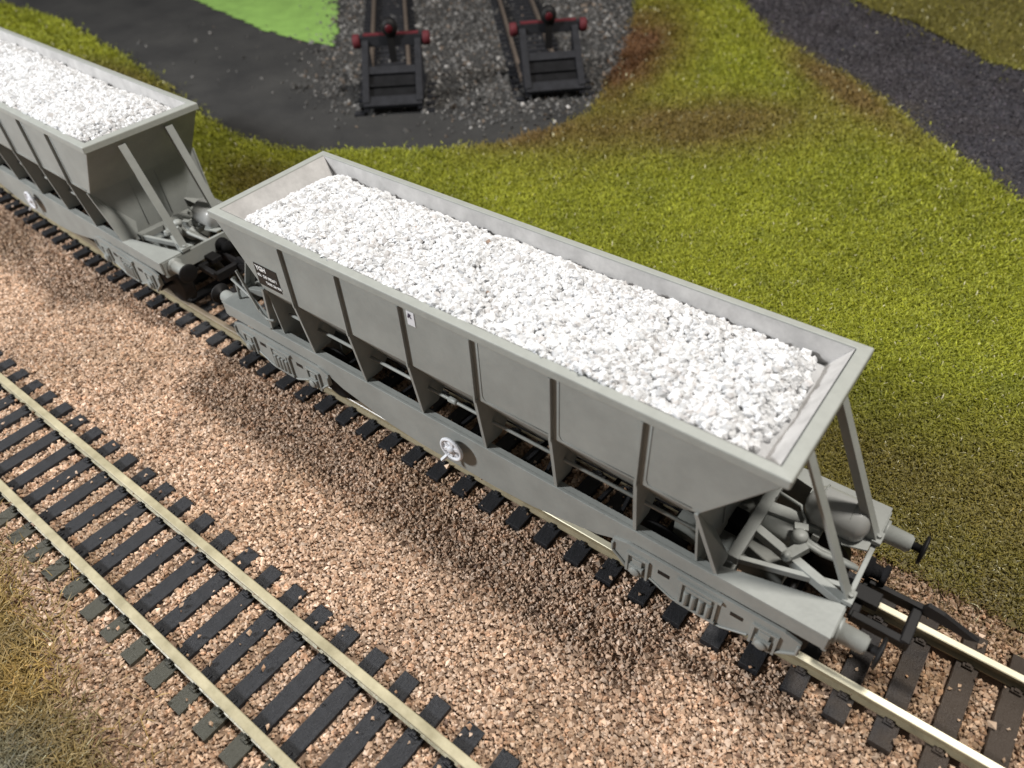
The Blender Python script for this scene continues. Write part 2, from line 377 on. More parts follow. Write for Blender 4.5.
def grass(name, dist, box, n, zf, tf, label, L=(.07, .17), W=.0085, cell=.16, soft=.12, glint=.012):
    (xa, xb, ya, yb) = box
    V, F = grid_mesh(np.arange(xa, xb, cell), np.arange(ya, yb, cell), zf, lambda x, y: dist(x, y) > 0)
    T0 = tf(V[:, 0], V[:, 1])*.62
    nv = len(V)
    F3 = np.concatenate([F[:, [0, 1, 2]], F[:, [0, 2, 3]]])
    x = rng.uniform(xa, xb, n); y = rng.uniform(ya, yb, n)
    dc = np.sqrt((x-5.2)**2+(y+8.2)**2+146)
    ok = (dist(x, y) > -soft*rng.exponential(1, n)) & (rng.random(n) < np.clip((17./dc)**1.3, .12, 1))
    # keep to where the blades can be seen, with a wide margin
    ok &= (x-5.2)*.77+(y+8.2)*.64 > -38
    x, y = x[ok], y[ok]; dc = dc[ok]; n = len(x)
    z = zf(x, y)-.01
    az = rng.uniform(0, 2*math.pi, n); tilt = rng.beta(2.2, 1.8, n)*1.35
    ln = rng.uniform(*L, n)*(dc/16)**.35; wd = W*rng.uniform(.7, 1.4, n)*(dc/15)**1.0
    d = np.stack([np.sin(tilt)*np.cos(az), np.sin(tilt)*np.sin(az), np.cos(tilt)], 1)
    a2 = az+math.pi/2+rng.normal(0, .5, n)
    s = np.stack([np.cos(a2), np.sin(a2), np.zeros(n)], 1)*wd[:, None]
    p = np.stack([x, y, z], 1)
    bend = d*ln[:, None]; mid = p+bend*.55+np.array([0, 0, .012])
    tip = p+bend+np.stack([np.cos(az), np.sin(az), -.6*np.ones(n)], 1)*(ln*.16)[:, None]
    BVv = np.stack([p-s*.9, p+s*.9, mid+s, mid-s, tip+s*.25], 1).reshape(-1, 3)
    o = nv+5*np.arange(n)
    BFf = np.concatenate([np.stack([o, o+1, o+2], 1), np.stack([o, o+2, o+3], 1), np.stack([o+3, o+2, o+4], 1)])
    t = tf(x, y)*rng.lognormal(0, .2, (n, 1)); k = rng.random(n)
    t[k < glint] = (.55, .52, .33); t[(k > .012) & (k < .05)] *= (1.3, 1.2, 1.4); t[k > .93] *= (.55, .6, .6)  # a few blades coloured pale to stand for glossy sparkles
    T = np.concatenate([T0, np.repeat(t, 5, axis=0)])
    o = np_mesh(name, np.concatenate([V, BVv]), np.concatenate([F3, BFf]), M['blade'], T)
    return tag(o, label, 'grass', kind='stuff')
bd = ragged(BANK, .22, 1.1, 22)
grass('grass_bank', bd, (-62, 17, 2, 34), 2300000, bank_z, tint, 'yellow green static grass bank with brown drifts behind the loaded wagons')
rd = ragged(ROUGH, .9, 1.8, 23)
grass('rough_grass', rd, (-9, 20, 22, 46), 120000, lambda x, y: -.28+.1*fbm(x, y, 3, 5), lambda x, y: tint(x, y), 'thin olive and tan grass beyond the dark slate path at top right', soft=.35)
def stint(x, y):
    f = fbm(x, y, 1.5, 95)[..., None]; e = np.clip(1-sd_(x, y)/1.3+(fbm(x, y, 1.2, 97)-.5)*1.4, 0, 1)[..., None]
    g = np.array([.060, .054, .060])*(.7+.6*f); return g*(1-e*.75)+np.array([.13, .105, .05])*e*.75
grass('slate_flock', sd_, (-16, 17, 11, 42), 420000, lambda x, y: -.32+.05*fbm(x, y, 2, 9), stint, 'dark slate coloured flock covering the path at top right', L=(.03, .08), W=.013, glint=.0015)
def dtint(x, y):
    f = fbm(x, y, 1.2, 81)[..., None]; g = np.array([.26, .17, .045])*f*1.5+np.array([.15, .12, .06])*(1-f)
    k = np.clip(1-np.hypot((x+4.4)/1.7, (y+10.1)/.8), 0, 1)[..., None]
    return g*(1-k)+np.array([.15, .15, .105])*k
dd = ragged(DRY, .2, .6, 24)
grass('dry_grass', dd, (-16, 0, -14, -7.2), 150000, lambda x, y: -.38+.16*np.clip(polydist(x, y, DRY)/1.5, 0, 1)+.06*fbm(x, y, 1, 5), dtint, 'dry straw coloured grass tuft at the bottom left corner beside the ballast', L=(.2, .5), W=.009, soft=.25)
# sprigs of tan flock over the ballast edge behind the track
def etint(x, y): return np.array([.24, .16, .085])*(.7+.6*fbm(x, y, .8, 91)[..., None])
EDG = [(-30,3.5),(-12,2.0),(-2,1.75),(5,1.7),(6,1.45),(14,1.5),(14,3.2),(-12,3.2),(-30,4.6)]
ed = ragged(EDG, .3, .8, 28)
# (their base cells lie under the stones)
grass('dead_grass_fringe', ed, (-30, 14, 1.2, 4.7), 60000, lambda x, y: bal_h(x, y)-.03, etint, 'tan dead grass fringe where the ballast meets the green bank', L=(.1, .26), soft=.3)

# ------------------------------------------------------------------ tracks
def sleeper_mesh(name, L=2.88, W=.35, top=-.25, bot=-.5, chairs=True):
    mb = MB(); mb.box(-W/2, W/2, -L/2, L/2, bot, top)
    if chairs:
        for s in (-1, 1):
            for e in (-1, 1):
                y = s*GA+e*.135
                mb.box(-.085, .085, y-.055, y+.055, top, top+.05)
                mb.box(-.045, .045, y-.035, y+.03, top+.05, top+.085)
    return mb
def rail_obj(parent, fy, xs, head, side, old=False, ztop=0., hw=.062):
    # bullhead-like section: foot, web, head; swept along x
    prof = [(-.1, -.245), (.1, -.245), (.1, -.215), (.025, -.19), (.025, -.10), (hw, -.075), (hw, -.012), (hw-.015, 0), (-hw+.015, 0), (-hw, -.012), (-hw, -.075), (-.025, -.10), (-.025, -.19), (-.1, -.215)]
    mb = MB(); vs = []; n = len(prof)
    for x in xs:
        y = fy(x)
        for (a, b) in prof: vs.append((x, y+a, b+ztop))
    fs = []; ms = []
    for i in range(len(xs)-1):
        for j in range(n):
            fs.append((i*n+j, i*n+(j+1) % n, (i+1)*n+(j+1) % n, (i+1)*n+j)); ms.append(0 if j in (6, 7, 8) else 1)
    o = len(mb.v); mb.v += vs; mb.f += fs; mb.m += ms; mb.sm += [False]*len(fs)
    mb.add([vs[j] for j in range(n)], [list(range(n))], 1); mb.add([vs[(len(xs)-1)*n+j] for j in range(n)], [list(range(n))], 1)
    return mb.build('rail', [head, side], parent)
def make_track(label, xs_s, fy, xa, xb, zoff, head, side, loc=(0,0,0), rz=0, L=2.88, smat=None, group=None, slope=None, hw=.062):
    root = empty('railway_track', loc, rz); tag(root, label, 'railway track', group)
    xs = np.arange(xa, xb+.01, .4)
    for s in (-1, 1): rail_obj(root, lambda x, s=s: float(fy(x))+s*GA, xs, head, side, ztop=zoff, hw=hw)
    proto = sleeper_mesh('sleeper', L).build('sleeper', smat or M['sleeper'], root, bevel=.012)
    for i, x in enumerate(xs_s):
        o = proto if i == 0 else proto.copy()
        if i: sc.collection.objects.link(o); o.parent = root
        dy = (float(fy(x+.1))-float(fy(x-.1)))/.2
        o.location = (x+random.uniform(-.015, .015), float(fy(x)), zoff+random.uniform(-.008, .004)); o.rotation_euler = (0, 0, math.atan(dy)+random.uniform(-.012, .012))
    return root
def position_mix(m, axis, lo, hi, amp, col, rough=None):
    # dirt that lies on one stretch of the layout, with a ragged edge
    nt = m.node_tree; N = nt.nodes; L = nt.links; b = N['Principled BSDF']
    old = b.inputs['Base Color'].links[0].from_socket
    g = N.new('ShaderNodeNewGeometry'); sx = N.new('ShaderNodeSeparateXYZ'); L.new(g.outputs['Position'], sx.inputs[0])
    no = N.new('ShaderNodeTexNoise'); no.inputs['Scale'].default_value = 2.2; no.inputs['Detail'].default_value = 7; L.new(g.outputs['Position'], no.inputs['Vector'])
    ma = N.new('ShaderNodeMath'); ma.operation = 'MULTIPLY_ADD'; L.new(no.outputs['Fac'], ma.inputs[0]); ma.inputs[1].default_value = amp; L.new(sx.outputs[axis], ma.inputs[2])
    mr = N.new('ShaderNodeMapRange'); mr.inputs[1].default_value = lo+amp/2; mr.inputs[2].default_value = hi+amp/2; L.new(ma.outputs[0], mr.inputs[0])
    mx = N.new('ShaderNodeMix'); mx.data_type = 'RGBA'; L.new(mr.outputs[0], mx.inputs[0]); L.new(old, mx.inputs[6]); mx.inputs[7].default_value = (*col, 1)
    L.new(mx.outputs[2], b.inputs['Base Color'])
    if rough is not None:
        m2 = N.new('ShaderNodeMix'); L.new(mr.outputs[0], m2.inputs[0]); m2.inputs[2].default_value = b.inputs['Metallic'].default_value; m2.inputs[3].default_value = 0; L.new(m2.outputs[0], b.inputs['Metallic'])
    return m
M['rail1'] = mat('bright_nickel_rail_head', (.86, .80, .60), .35, .35, var=.12, scale=1.5)  # pale base colour carries part of the lamp's reflection on the metal
position_mix(M['rail1'], 'X', -1.5, -3.0, 3, (.20, .16, .115), 0)
M['sleeper1'] = position_mix(mat('black_plastic_sleeper', (.012, .013, .016), .55, var=.3, scale=7, col2=(.03, .031, .036), bump=.02, bscale=24, stretch=(5, 1, 1)), 'X', 4.6, 7.5, 5, (.05, .036, .026))
make_track('black sleepered track with bright rails running beneath the loaded hopper wagons', S1, curve_y, -38, 12.4, 0, M['rail1'], M['railside'], hw=.07, smat=M['sleeper1'])
# foreground track: sleeper ends on the near side are weathered green grey
def weathered():
    m = mat('weathered_black_sleeper', (.011, .012, .016), .5, var=.3, scale=7, col2=(.028, .03, .036), bump=.02, bscale=24, stretch=(5, 1, 1))
    nt = m.node_tree; N = nt.nodes; L = nt.links; b = N['Principled BSDF']
    old = b.inputs['Base Color'].links[0].from_socket
    g = N.new('ShaderNodeNewGeometry'); sx = N.new('ShaderNodeSeparateXYZ'); L.new(g.outputs['Position'], sx.inputs[0])
    no = N.new('ShaderNodeTexNoise'); no.inputs['Scale'].default_value = 2.5; no.inputs['Detail'].default_value = 6; L.new(g.outputs['Position'], no.inputs['Vector'])
    ma = N.new('ShaderNodeMath'); ma.operation = 'MULTIPLY_ADD'; L.new(no.outputs['Fac'], ma.inputs[0]); ma.inputs[1].default_value = .5; L.new(sx.outputs['Y'], ma.inputs[2])
    mr = N.new('ShaderNodeMapRange'); mr.inputs[1].default_value = -6.98; mr.inputs[2].default_value = -7.16; L.new(ma.outputs[0], mr.inputs[0])
    mx = N.new('ShaderNodeMix'); mx.data_type = 'RGBA'; L.new(mr.outputs[0], mx.inputs[0]); L.new(old, mx.inputs[6]); mx.inputs[7].default_value = (.06, .059, .045, 1)
    L.new(mx.outputs[2], b.inputs['Base Color'])
    return m
make_track('foreground track with cream painted rails across the lower left corner', S2, line2, -17.2, 3.6, -.034, M['railcream'], M['railcream'], smat=weathered(), hw=.085)
# sidings behind: each runs away from its buffer stop
def siding(label, p0, p1, length, drop):
    d = Vector(p1)-Vector(p0); rz = math.atan2(d.y, d.x)
    xs = [.3+.62*k for k in range(int(length/.62))]
    return make_track(label, xs, lambda x: 0., 0, length, drop+.12, M['railold'], M['railold'], loc=(p0[0], p0[1], 0), rz=rz, L=2.7, smat=M['stopgrey'], hw=.07), rz
sid1, rz1 = siding('short siding track behind the left buffer stop, rusty brown rails', (-18.9, 13.75), (-27.98, 22.96), 17, -.06)
sid2, rz2 = siding('short siding track behind the right buffer stop, rusty brown rails', (-13.9, 18.1), (-21.6, 26.4), 15, -.06)

# ------------------------------------------------------------------ buffer stops
def make_stop():
    root = empty('buffer_stop', (0, 0, 0))
    # local: +x toward the track, y across, base on z = -.25
    W = 1.05
    for s in (-1, 1):
        mb = MB(); mb.bar((-.05, s*W, -.02), (3.0, s*W, -.02), .2, .2); mb.build('base_beam', M['stopgrey'], root, bevel=.015)
        mb = MB(); mb.bar((.05, s*W, .1), (2.05, s*W, 1.55), .26, .26, (0, 0, 1)); mb.build('strut', M['stopgrey'], root, bevel=.015)
        mb = MB(); mb.box(2.0, 2.22, s*W-.11, s*W+.11, .08, 1.45); mb.build('post', M['stopgrey'], root, bevel=.015)
    mb = MB(); mb.box(1.98, 2.26, -1.28, 1.28, 1.42, 1.78); mb.build('buffer_beam', [M['stopgrey']], root, bevel=.02)
    mb = MB(); mb.box(1.99, 2.25, -1.1, 1.1, 1.783, 1.82); mb.box(2.263, 2.30, -1.1, 1.1, 1.46, 1.76); mb.build('beam_face', M['red'], root)
    for s in (-1, 1):
        mb = MB(); mb.lathe((2.1, s*1.29, 1.6), (0, s, 0), [(-.04, .19), (0, .24), (.2, .24), (.25, .19)], 16); mb.build('beam_end', M['red'], root)
    mb = MB(); mb.bar((1.95, 0, .9), (1.95, 0, 2.0), .26, .2, (1, 0, 0)); mb.build('lamp_post', M['black'], root)
    mb = MB(); mb.lathe((1.80, 0, 2.05), (1, 0, 0), [(0, .12), (.02, .28), (.2, .33), (.3, .22)], 18); l = mb.build('lamp', M['black'], root)
    mb = MB(); mb.lathe((1.79, 0, 2.05), (-1, 0, 0), [(0, .15), (.03, .13)], 16); mb.build('lamp_lens', M['lens'], l)
    mb = MB(); mb.bar((1.08, -W+.1, .88), (1.08, W-.1, .88), .3, .14, (-.6, 0, .8)); mb.build('cross_beam', M['stopgrey'], root, bevel=.015)
    mb = MB(); mb.bar((.62, -W+.1, .52), (.62, W-.1, .52), .12, .14, (-.6, 0, .8)); mb.build('cross_beam', M['matt'], root, bevel=.015)
    mb = MB(); mb.bar((.12, -W-.1, .14), (.12, W+.1, .14), .42, .16, (-.5, 0, .9)); mb.build('foot_beam', M['stopgrey'], root, bevel=.02)
    mb = MB(); mb.bar((.1, 0, .06), (1.0, 0, .74), 2*W-.22, .06, (-.6, 0, .8)); mb.build('backing_plate', M['matt'], root)
    mb = MB(); mb.prism([(1.9, -.3), (4.2, -.3), (3.9, .05), (2.3, .22)], 'y', -W+.12, W-.12); mb.build('infill', M['sand'], root)
    for k in range(5):
        for s in (-1, 1):
            mb = MB(); x = .15+k*.62
            mb.box(x-.14, x+.14, s*1.4-.2, s*1.4+.2, -.38, -.2); mb.build('sleeper_end', M['stopgrey'], root)
    return root
st = make_stop(); st.location = (-17.25, 12.27, 0); st.rotation_euler = (0, 0, rz1-.09); st.scale = (1.12, 1.05, 1.18)
tag(st, 'dark buffer stop with two red beam ends, on the left siding nearest the bright field', 'buffer stop', 'buffer stops at the siding ends')
st2 = copy_tree(st); st2.location = (-12.42, 17.0, 0); st2.rotation_euler = (0, 0, rz2-.01); st2.scale = (1.12, 1.07, 1.15)
tag(st2, 'dark buffer stop with red beam, on the right siding nearest the brown grass edge', 'buffer stop')

# ------------------------------------------------------------------ hopper wagon
HL, HT, FO = 6.12, 4.56, 3.17         # half length of hopper, top and fold height
FT = 1.80                             # frame top
def tree_text(body, name, size, org, m, parent, bold=0.):
    cu = bpy.data.curves.new('t', 'FONT'); cu.body = body; cu.size = size; cu.offset = bold; cu.extrude = 0.002; cu.resolution_u = 3
    to = bpy.data.objects.new('t', cu); sc.collection.objects.link(to)
    dg = bpy.context.evaluated_depsgraph_get()
    me = bpy.data.meshes.new_from_object(to.evaluated_get(dg)); bpy.data.objects.remove(to)
    me.transform(Matrix.Translation(org) @ Matrix.Rotation(math.pi/2, 4, 'X'))
    me.materials.clear(); me.materials.append(m)
    o = bpy.data.objects.new(name, me); sc.collection.objects.link(o); o.parent = parent
    return o
def make_wagon():
    G = M['grey']
    root = empty('hopper_wagon', (0, 0, 0))
    # hopper shell: outside skin and sloping inside skin
    mb = MB()
    def loop(hx, hy, z): return [(-hx,-hy,z),(hx,-hy,z),(hx,hy,z),(-hx,hy,z)]
    Ls = [loop(5.95, 1.41, HT), loop(HL, 1.53, HT), loop(5.08, 1.53, FO), loop(4.3, .58, 1.75), ]
    vs = sum(Ls, []); fs = []
    for i in range(len(Ls)-1):
        for k in range(4): fs.append((i*4+k, i*4+(k+1) % 4, (i+1)*4+(k+1) % 4, (i+1)*4+k))
    fs.append((12, 13, 14, 15)); mb.add(vs, fs, 0)
    hop = mb.build('hopper', [G], root, bevel=.02)
    mb = MB(); Ls = [loop(5.94, 1.40, HT+.175), loop(5.60, 1.38, 4.26), loop(5.1, 1.36, 3.6)]
    vs = sum(Ls, []); fs = []
    for i in range(2):
        for k in range(4): fs.append((i*4+k, i*4+(k+1) % 4, (i+1)*4+(k+1) % 4, (i+1)*4+k))
    fs.append((8, 9, 10, 11)); mb.add(vs, fs)
    lin = mb.build('inner_lining', M['dusty'], root)
    # rim: folded flange all round, mitred
    mb = MB(); o_ = loop(HL+.05, 1.59, HT); oi = loop(5.955, 1.415, HT); ot = loop(HL+.05, 1.59, HT+.17); it = loop(5.955, 1.415, HT+.19)
    vs = o_+oi+ot+it; fs = []
    for k in range(4):
        j = (k+1) % 4
        fs += [(k, j, 8+j, 8+k), (8+k, 8+j, 12+j, 12+k), (12+k, 12+j, 4+j, 4+k), (4+k, 4+j, j, k)]
    mb.add(vs, fs); mb.build('rim', M['rim'], root, bevel=.022)
    xr = [(k-2.5)*1.61 for k in range(6)]
    for s in (-1, 1):
        for i, x in enumerate(xr):
            mb = MB(); mb.box(x-.02, x+.02, min(s*1.53, s*1.60), max(s*1.53, s*1.60), FO-.03, HT-.01); mb.build('rib', G, root)
        # vertical seams beside the ribs
        mb = MB()
        for x in xr[3:]:
            mb.tube([(x+.14, s*1.532, HT-.05), (x+.14, s*1.532, FO+.16), (x+.18, s*1.532, FO+.07), (x+.26, s*1.532, FO+.05), (min(x+1.56, 4.95), s*1.532, FO+.05)], .012, 6)
        mb.build('seam', G, root)
        for i, x in enumerate([-5.05]+xr+[5.05]):
            end = i in (0, 7); xb = x*1.09 if end else x+.0
            yt, yb = 1.57, 1.40
            mb = MB()      # web plate
            mb.add([(x-.015, s*yt, FO), (xb-.015, s*yb, FT), (xb-.015, s*.98, FT+.0), (x-.015, s*.72, FT+.25), (x-.015, s*1.5, FO), (x+.015, s*yt, FO), (xb+.015, s*yb, FT), (xb+.015, s*.98, FT+.0), (x+.015, s*.72, FT+.25), (x+.015, s*1.5, FO)],
                   [(0, 1, 2, 3, 4), (9, 8, 7, 6, 5), (0, 5, 6, 1), (1, 6, 7, 2), (2, 7, 8, 3), (3, 8, 9, 4), (4, 9, 5, 0)])
            g = mb.build('gusset', G, root)
            mb = MB(); mb.bar((x, s*(yt+.005), FO+.03), (xb, s*(yb+.01), FT), .065, .035, (0, s, 0)); mb.build('flange', G, g)
    # end plates below the fold
    for e in (-1, 1):
        mb = MB(); q = [(e*5.06, -1.5, FO-.02), (e*5.06, 1.5, FO-.02), (e*5.17, 1.34, FT-.3), (e*5.17, -1.34, FT-.3)]
        mb.add(q+[(a-e*.04, b, c_) for a, b, c_ in q], [(0,1,2,3),(7,6,5,4),(0,4,5,1),(1,5,6,2),(2,6,7,3),(3,7,4,0)]); mb.build('end_plate', G, root)
        for yy in (-.45, .3):
            mb = MB(); mb.bar((e*5.07, yy, FO-.1), (e*5.17, yy, FT+.02), .025, .03, (e, 0, 0))
            mb.build('stiffener', G, root)
        # bracing angles from rim to headstock
        for s in (-1, 1):
            a = Vector((e*(HL-.02), s*.66, HT-.12)); b = Vector((e*7.36, s*.66, FT)); 
            mb = MB(); mb.bar(a, b, .20, .03, (e, 0, .3)); mb.bar(a+Vector((-e*.06, -s*.075, -.02)), b+Vector((-e*.06, -s*.075, -.02)), .03, .13, (e, 0, .3)); mb.build('end_brace', G, root)
    # underframe: fish-bellied solebars, headstocks, cross members
    for s in (-1, 1):
        pr = [(-7.33, FT), (-7.33, 1.47), (-4.05, 1.45), (-3.3, 1.12), (-1.9, .84), (-1, .77), (1, .77), (1.9, .84), (3.3, 1.12), (4.05, 1.45), (7.33, 1.47), (7.33, FT)]
        mb = MB(); mb.prism(pr, 'y', s*1.38, s*1.45); mb.build('solebar', G, root, bevel=.012)
        mb = MB(); mb.box(-5.5, 5.5, min(s*1.27, s*1.379), max(s*1.27, s*1.379), FT-.05, FT-.002); mb.build('frame_ledge', G, root)
        mb = MB(); mb.tube([(-4.98, s*1.18, 2.3), (4.98, s*1.18, 2.3)], .035, 8); mb.build('control_rod', G, root)
    for e in (-1, 1):
        mb = MB(); mb.box(min(e*7.28, e*7.36), max(e*7.28, e*7.36), -1.40, 1.40, 1.36, FT+.005); mb.build('headstock', G, root, bevel=.012)
        for s in (-1, 1):
            mb = MB(); mb.prism([(e*5.5, s*1.46), (e*7.34, s*1.46), (e*7.34, s*.78), (e*5.5, s*1.24)], 'z', FT+.003, FT+.04); mb.build('corner_plate', G, root, bevel=.01)
            # buffers
            mb = MB(); mb.lathe((e*7.36, s*1.10, 1.6), (e, 0, 0), [(0, .22), (.05, .22), (.06, .165), (.42, .155), (.44, .13), (.46, .13)], 20); bf = mb.build('buffer', G, root)
            mb = MB(); mb.lathe((e*7.82, s*1.10, 1.6), (e, 0, 0), [(0, .07), (.14, .07), (.15, .25), (.18, .26), (.20, .24), (.215, .1)], 24); mb.build('buffer_head', M['black'], bf)
            # box beams of the end platform
        mb = MB()
        mb.bar((e*5.58, -1.0, 1.78), (e*5.58, 1.0, 1.78), .20, .18)
        mb.bar((e*5.66, -.22, 1.775), (e*7.28, -.72, 1.775), .16, .17)
        mb.bar((e*5.66, -.92, 1.765), (e*7.28, -.42, 1.765), .09, .13)
        mb.bar((e*5.66, .30, 1.775), (e*6.5, .42, 1.775), .24, .17)
        mb.bar((e*6.5, .2, 1.72), (e*6.5, 1.3, 1.72), .12, .14)
        mb.build('end_frame', G, root, bevel=.012)
        mb = MB(); mb.lathe((e*5.62, .16, 1.58), (e, 0, 0), [(0, .17), (.02, .2), (.7, .2), (.74, .13), (1.0, .06), (1.6, .05)], 18); mb.build('brake_cylinder', G, root)
        mb = MB(); mb.lathe((e*6.32, -.17, 1.7), (0, 0, 1), [(0, .12), (.18, .12), (.2, .08), (.32, .07), (.33, .13), (.42, .12), (.46, .06)], 14)
        mb.bar((e*6.3, -.48, 1.88), (e*6.46, -.22, 1.98), .17, .15); mb.lathe((e*6.28, -.5, 1.84), (0, -.4, 1), [(0, .09), (.1, .09), (.12, .05), (.17, .05)], 10); mb.bar((e*6.16, .06, 1.93), (e*6.36, .14, 1.93), .13, .12); mb.build('brake_valve', G, root)
        mb = MB(); mb.tube([(e*6.35, -.15, 1.95), (e*6.7, -.1, 1.82), (e*7.0, .02, 1.72), (e*7.26, .05, 1.7)], .05, 8); mb.tube([(e*5.7, .55, 2.0), (e*6.1, .5, 1.98), (e*6.25, .3, 1.95), (e*6.3, .1, 1.95)], .03, 6); mb.build('pipe', G, root)
        # tank on its bracket
        mb = MB(); mb.prism([(e*6.1, 1.36), (e*7.27, 1.30), (e*7.27, .34), (e*6.9, .22), (e*6.1, .95)], 'z', FT+.045, FT+.075); 
        mb.prism([(.35, FT+.075), (1.2, FT+.075), (1.1, FT+.22), (.42, FT+.22)], 'x', e*6.35, e*6.41); mb.prism([(.35, FT+.075), (1.2, FT+.075), (1.1, FT+.22), (.42, FT+.22)], 'x', e*6.95, e*7.01); mb.build('tank_bracket', G, root)
        mb = MB(); r = .35; pf = [(0, .02), (.03, .15), (.08, .24), (.15, .30), (.22, r), (.86, r)]+[(.86+.20*math.sin(t), r*math.cos(t)) for t in (.3, .6, .9, 1.2, 1.4, 1.52)]
        mb.lathe((e*6.12, .64, 2.06), (e, 0, 0), pf, 28); mb.build('air_tank', M['tankgrey'], root)
        mb = MB(); mb.torus((e*6.35, .66, 2.06), (1, 0, 0), r+.003, .014); mb.build('tank_strap', G, root)
        mb = MB(); mb.torus((e*6.86, .66, 2.06), (1, 0, 0), r+.003, .014); mb.build('tank_strap', G, root)
        # foot bracket of the braces
        for s in (-1, 1):
            mb = MB(); mb.box(min(e*7.25, e*7.4), max(e*7.25, e*7.4), s*.66-.13, s*.66+.13, FT+.04, FT+.13); mb.lathe((e*7.33, s*.66, FT+.13), (0, 0, 1), [(0, .05), (.05, .045)], 10); mb.build('brace_foot', G, root, bevel=.01)
        # tension lock coupling
        cp = MB(); cz = 1.27
        cp.bar((e*7.2, -.12, cz+.12), (e*7.75, -.12, cz+.12), .3, .14)
        cp.bar((e*7.45, -.50, cz), (e*8.26, -.50, cz), .14, .17); cp.bar((e*7.45, .22, cz), (e*8.26, .22, cz), .14, .17)
        cp.bar((e*8.26, -.555, cz), (e*8.26, .275, cz), .15, .24); cp.bar((e*7.48, -.55, cz), (e*7.48, .27, cz), .14, .14)
        c1 = cp.build('coupling', M['black'], root, bevel=.02)
        hk = MB(); hk.prism([(e*7.5, cz+.0), (e*8.5, cz+.04), (e*9.0, cz-.02), (e*9.15, cz+.05), (e*8.6, cz+.26), (e*8.35, cz+.30), (e*8.3, cz+.17), (e*7.5, cz+.17)], 'y', .12, .20); hk.build('hook', M['black'], c1)
        cb = MB(); cb.lathe((e*7.3, .32, 1.52), (e, 0, 0), [(0, .2), (.14, .2), (.16, .13), (.3, .12), (.32, .19), (.4, .17)], 16); cb.build('pipe_socket', M['matt'], root)
        # bogie
        bx = e*5.35
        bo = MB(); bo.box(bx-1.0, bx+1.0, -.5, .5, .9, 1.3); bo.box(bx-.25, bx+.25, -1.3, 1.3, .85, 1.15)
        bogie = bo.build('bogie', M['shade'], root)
        for s in (-1, 1):
            sf = MB(); ya, yb = s*1.44, s*1.50
            pr = [(-1.68, 1.36), (-1.68, 1.05), (-1.5, .92), (-1.30, .72), (-1.02, .72), (-.9, .82), (-.45, .60), (.45, .60), (.9, .82), (1.02, .72), (1.30, .72), (1.5, .92), (1.68, 1.05), (1.68, 1.36), (1.4, 1.44), (-1.4, 1.44)]
            sf.prism([(bx+a, b) for a, b in pr], 'y', ya, yb)
            y1, y2 = s*1.50, s*1.55
            def bb(x0, x1, z0, z1, o=0.05):
                yy = s*(1.50+o); sf.box(bx+x0, bx+x1, min(y1, yy), max(y1, yy), z0, z1)
            for a in (-1.15, 1.15):        # axle boxes with frames
                bb(a-.22, a-.17, .74, 1.22); bb(a+.17, a+.22, .74, 1.22); bb(a-.22, a+.22, 1.22, 1.27); bb(a-.13, a+.13, .80, 1.02, .09); bb(a-.09, a+.09, 1.02, 1.18, .05)
                sf.lathe((bx+a, s*1.58, .91), (0, s, 0), [(0, .1), (.04, .1), (.06, .06)], 14)
            bb(-.34, -.29, .68, 1.3); bb(.29, .34, .68, 1.3); bb(-.40, .40, 1.27, 1.33, .06); bb(-.36, .36, .64, .70, .06)
            for k in range(4): sf.lathe((bx-.2+k*.135, s*1.53, .72), (0, 0, 1), [(0, .052), (.36, .052)], 8)
            bb(-.24, .24, 1.12, 1.2, .05)
            sf.tube([(bx-1.66, s*1.515, 1.3), (bx-1.66, s*1.515, 1.08), (bx-1.48, s*1.515, .93), (bx-1.28, s*1.515, .73)], .03, 6)
            sf.tube([(bx+1.66, s*1.515, 1.3), (bx+1.66, s*1.515, 1.08), (bx+1.48, s*1.515, .93), (bx+1.28, s*1.515, .73)], .03, 6)
            sf.tube([(bx-.9, s*1.51, .84), (bx-.45, s*1.51, .62), (bx+.45, s*1.51, .62), (bx+.9, s*1.51, .84)], .025, 6)
            f_ = sf.build('side_frame', G, bogie, bevel=.006)
            for a in (-.66, .66):
                sl = MB(); sl.box(bx+a-.11, bx+a+.11, min(s*1.49, s*1.505), max(s*1.49, s*1.505), 1.1, 1.2)
                sl.build('frame_slot', M['panel'], bogie)
        for a in (-1.15, 1.15):
            wh = MB()
            for s in (-1, 1): wh.lathe((bx+a, s*.72, .66), (0, s, 0), [(0, .66), (.05, .66), (.06, .60), (.28, .60), (.3, .5), (.3, .1)], 32)
            wh.lathe((bx+a, -1.4, .66), (0, 1, 0), [(0, .06), (2.8, .06)], 10); wh.build('wheelset', M['black'], bogie)
    # longitudinal pipes and cross stays under the hoppers
    mb = MB()
    for x in [(k-2)*1.61 for k in range(5)]:
        mb.bar((x-.1, -1.37, 1.6), (x+.1, 1.37, 1.6), .07, .08)
        mb.bar((x+.35, -1.3, 1.4), (x+.35, -.5, 1.9), .06, .06)
    mb.box(-5.4, 5.4, -.18, .18, 1.15, 1.6)
    mb.build('cross_stays', M['matt'], root)
    for x in (xr[1], xr[4]):
        mb = MB(); mb.lathe((x-.02, -1.37, FT-.01), (0, -.3, 1), [(0, .04), (.1, .035), (.14, .02)], 8); mb.build('door_catch', G, root)
    mb = MB(); mb.lathe((-.25, -1.18, 2.3), (1, 0, 0), [(0, .06), (.16, .06), (.2, .05)], 10); mb.build('rod_sleeve', G, root)
    # ladder strut and hooked handrail at the label end
    mb = MB(); mb.tube([(-7.0, -1.1, 2.45), (-6.75, -1.3, 2.62), (-5.9, -1.42, 2.5), (-5.62, -1.46, 2.2), (-5.5, -1.45, 2.1), (-5.2, -1.47, 2.2)], .035, 8)
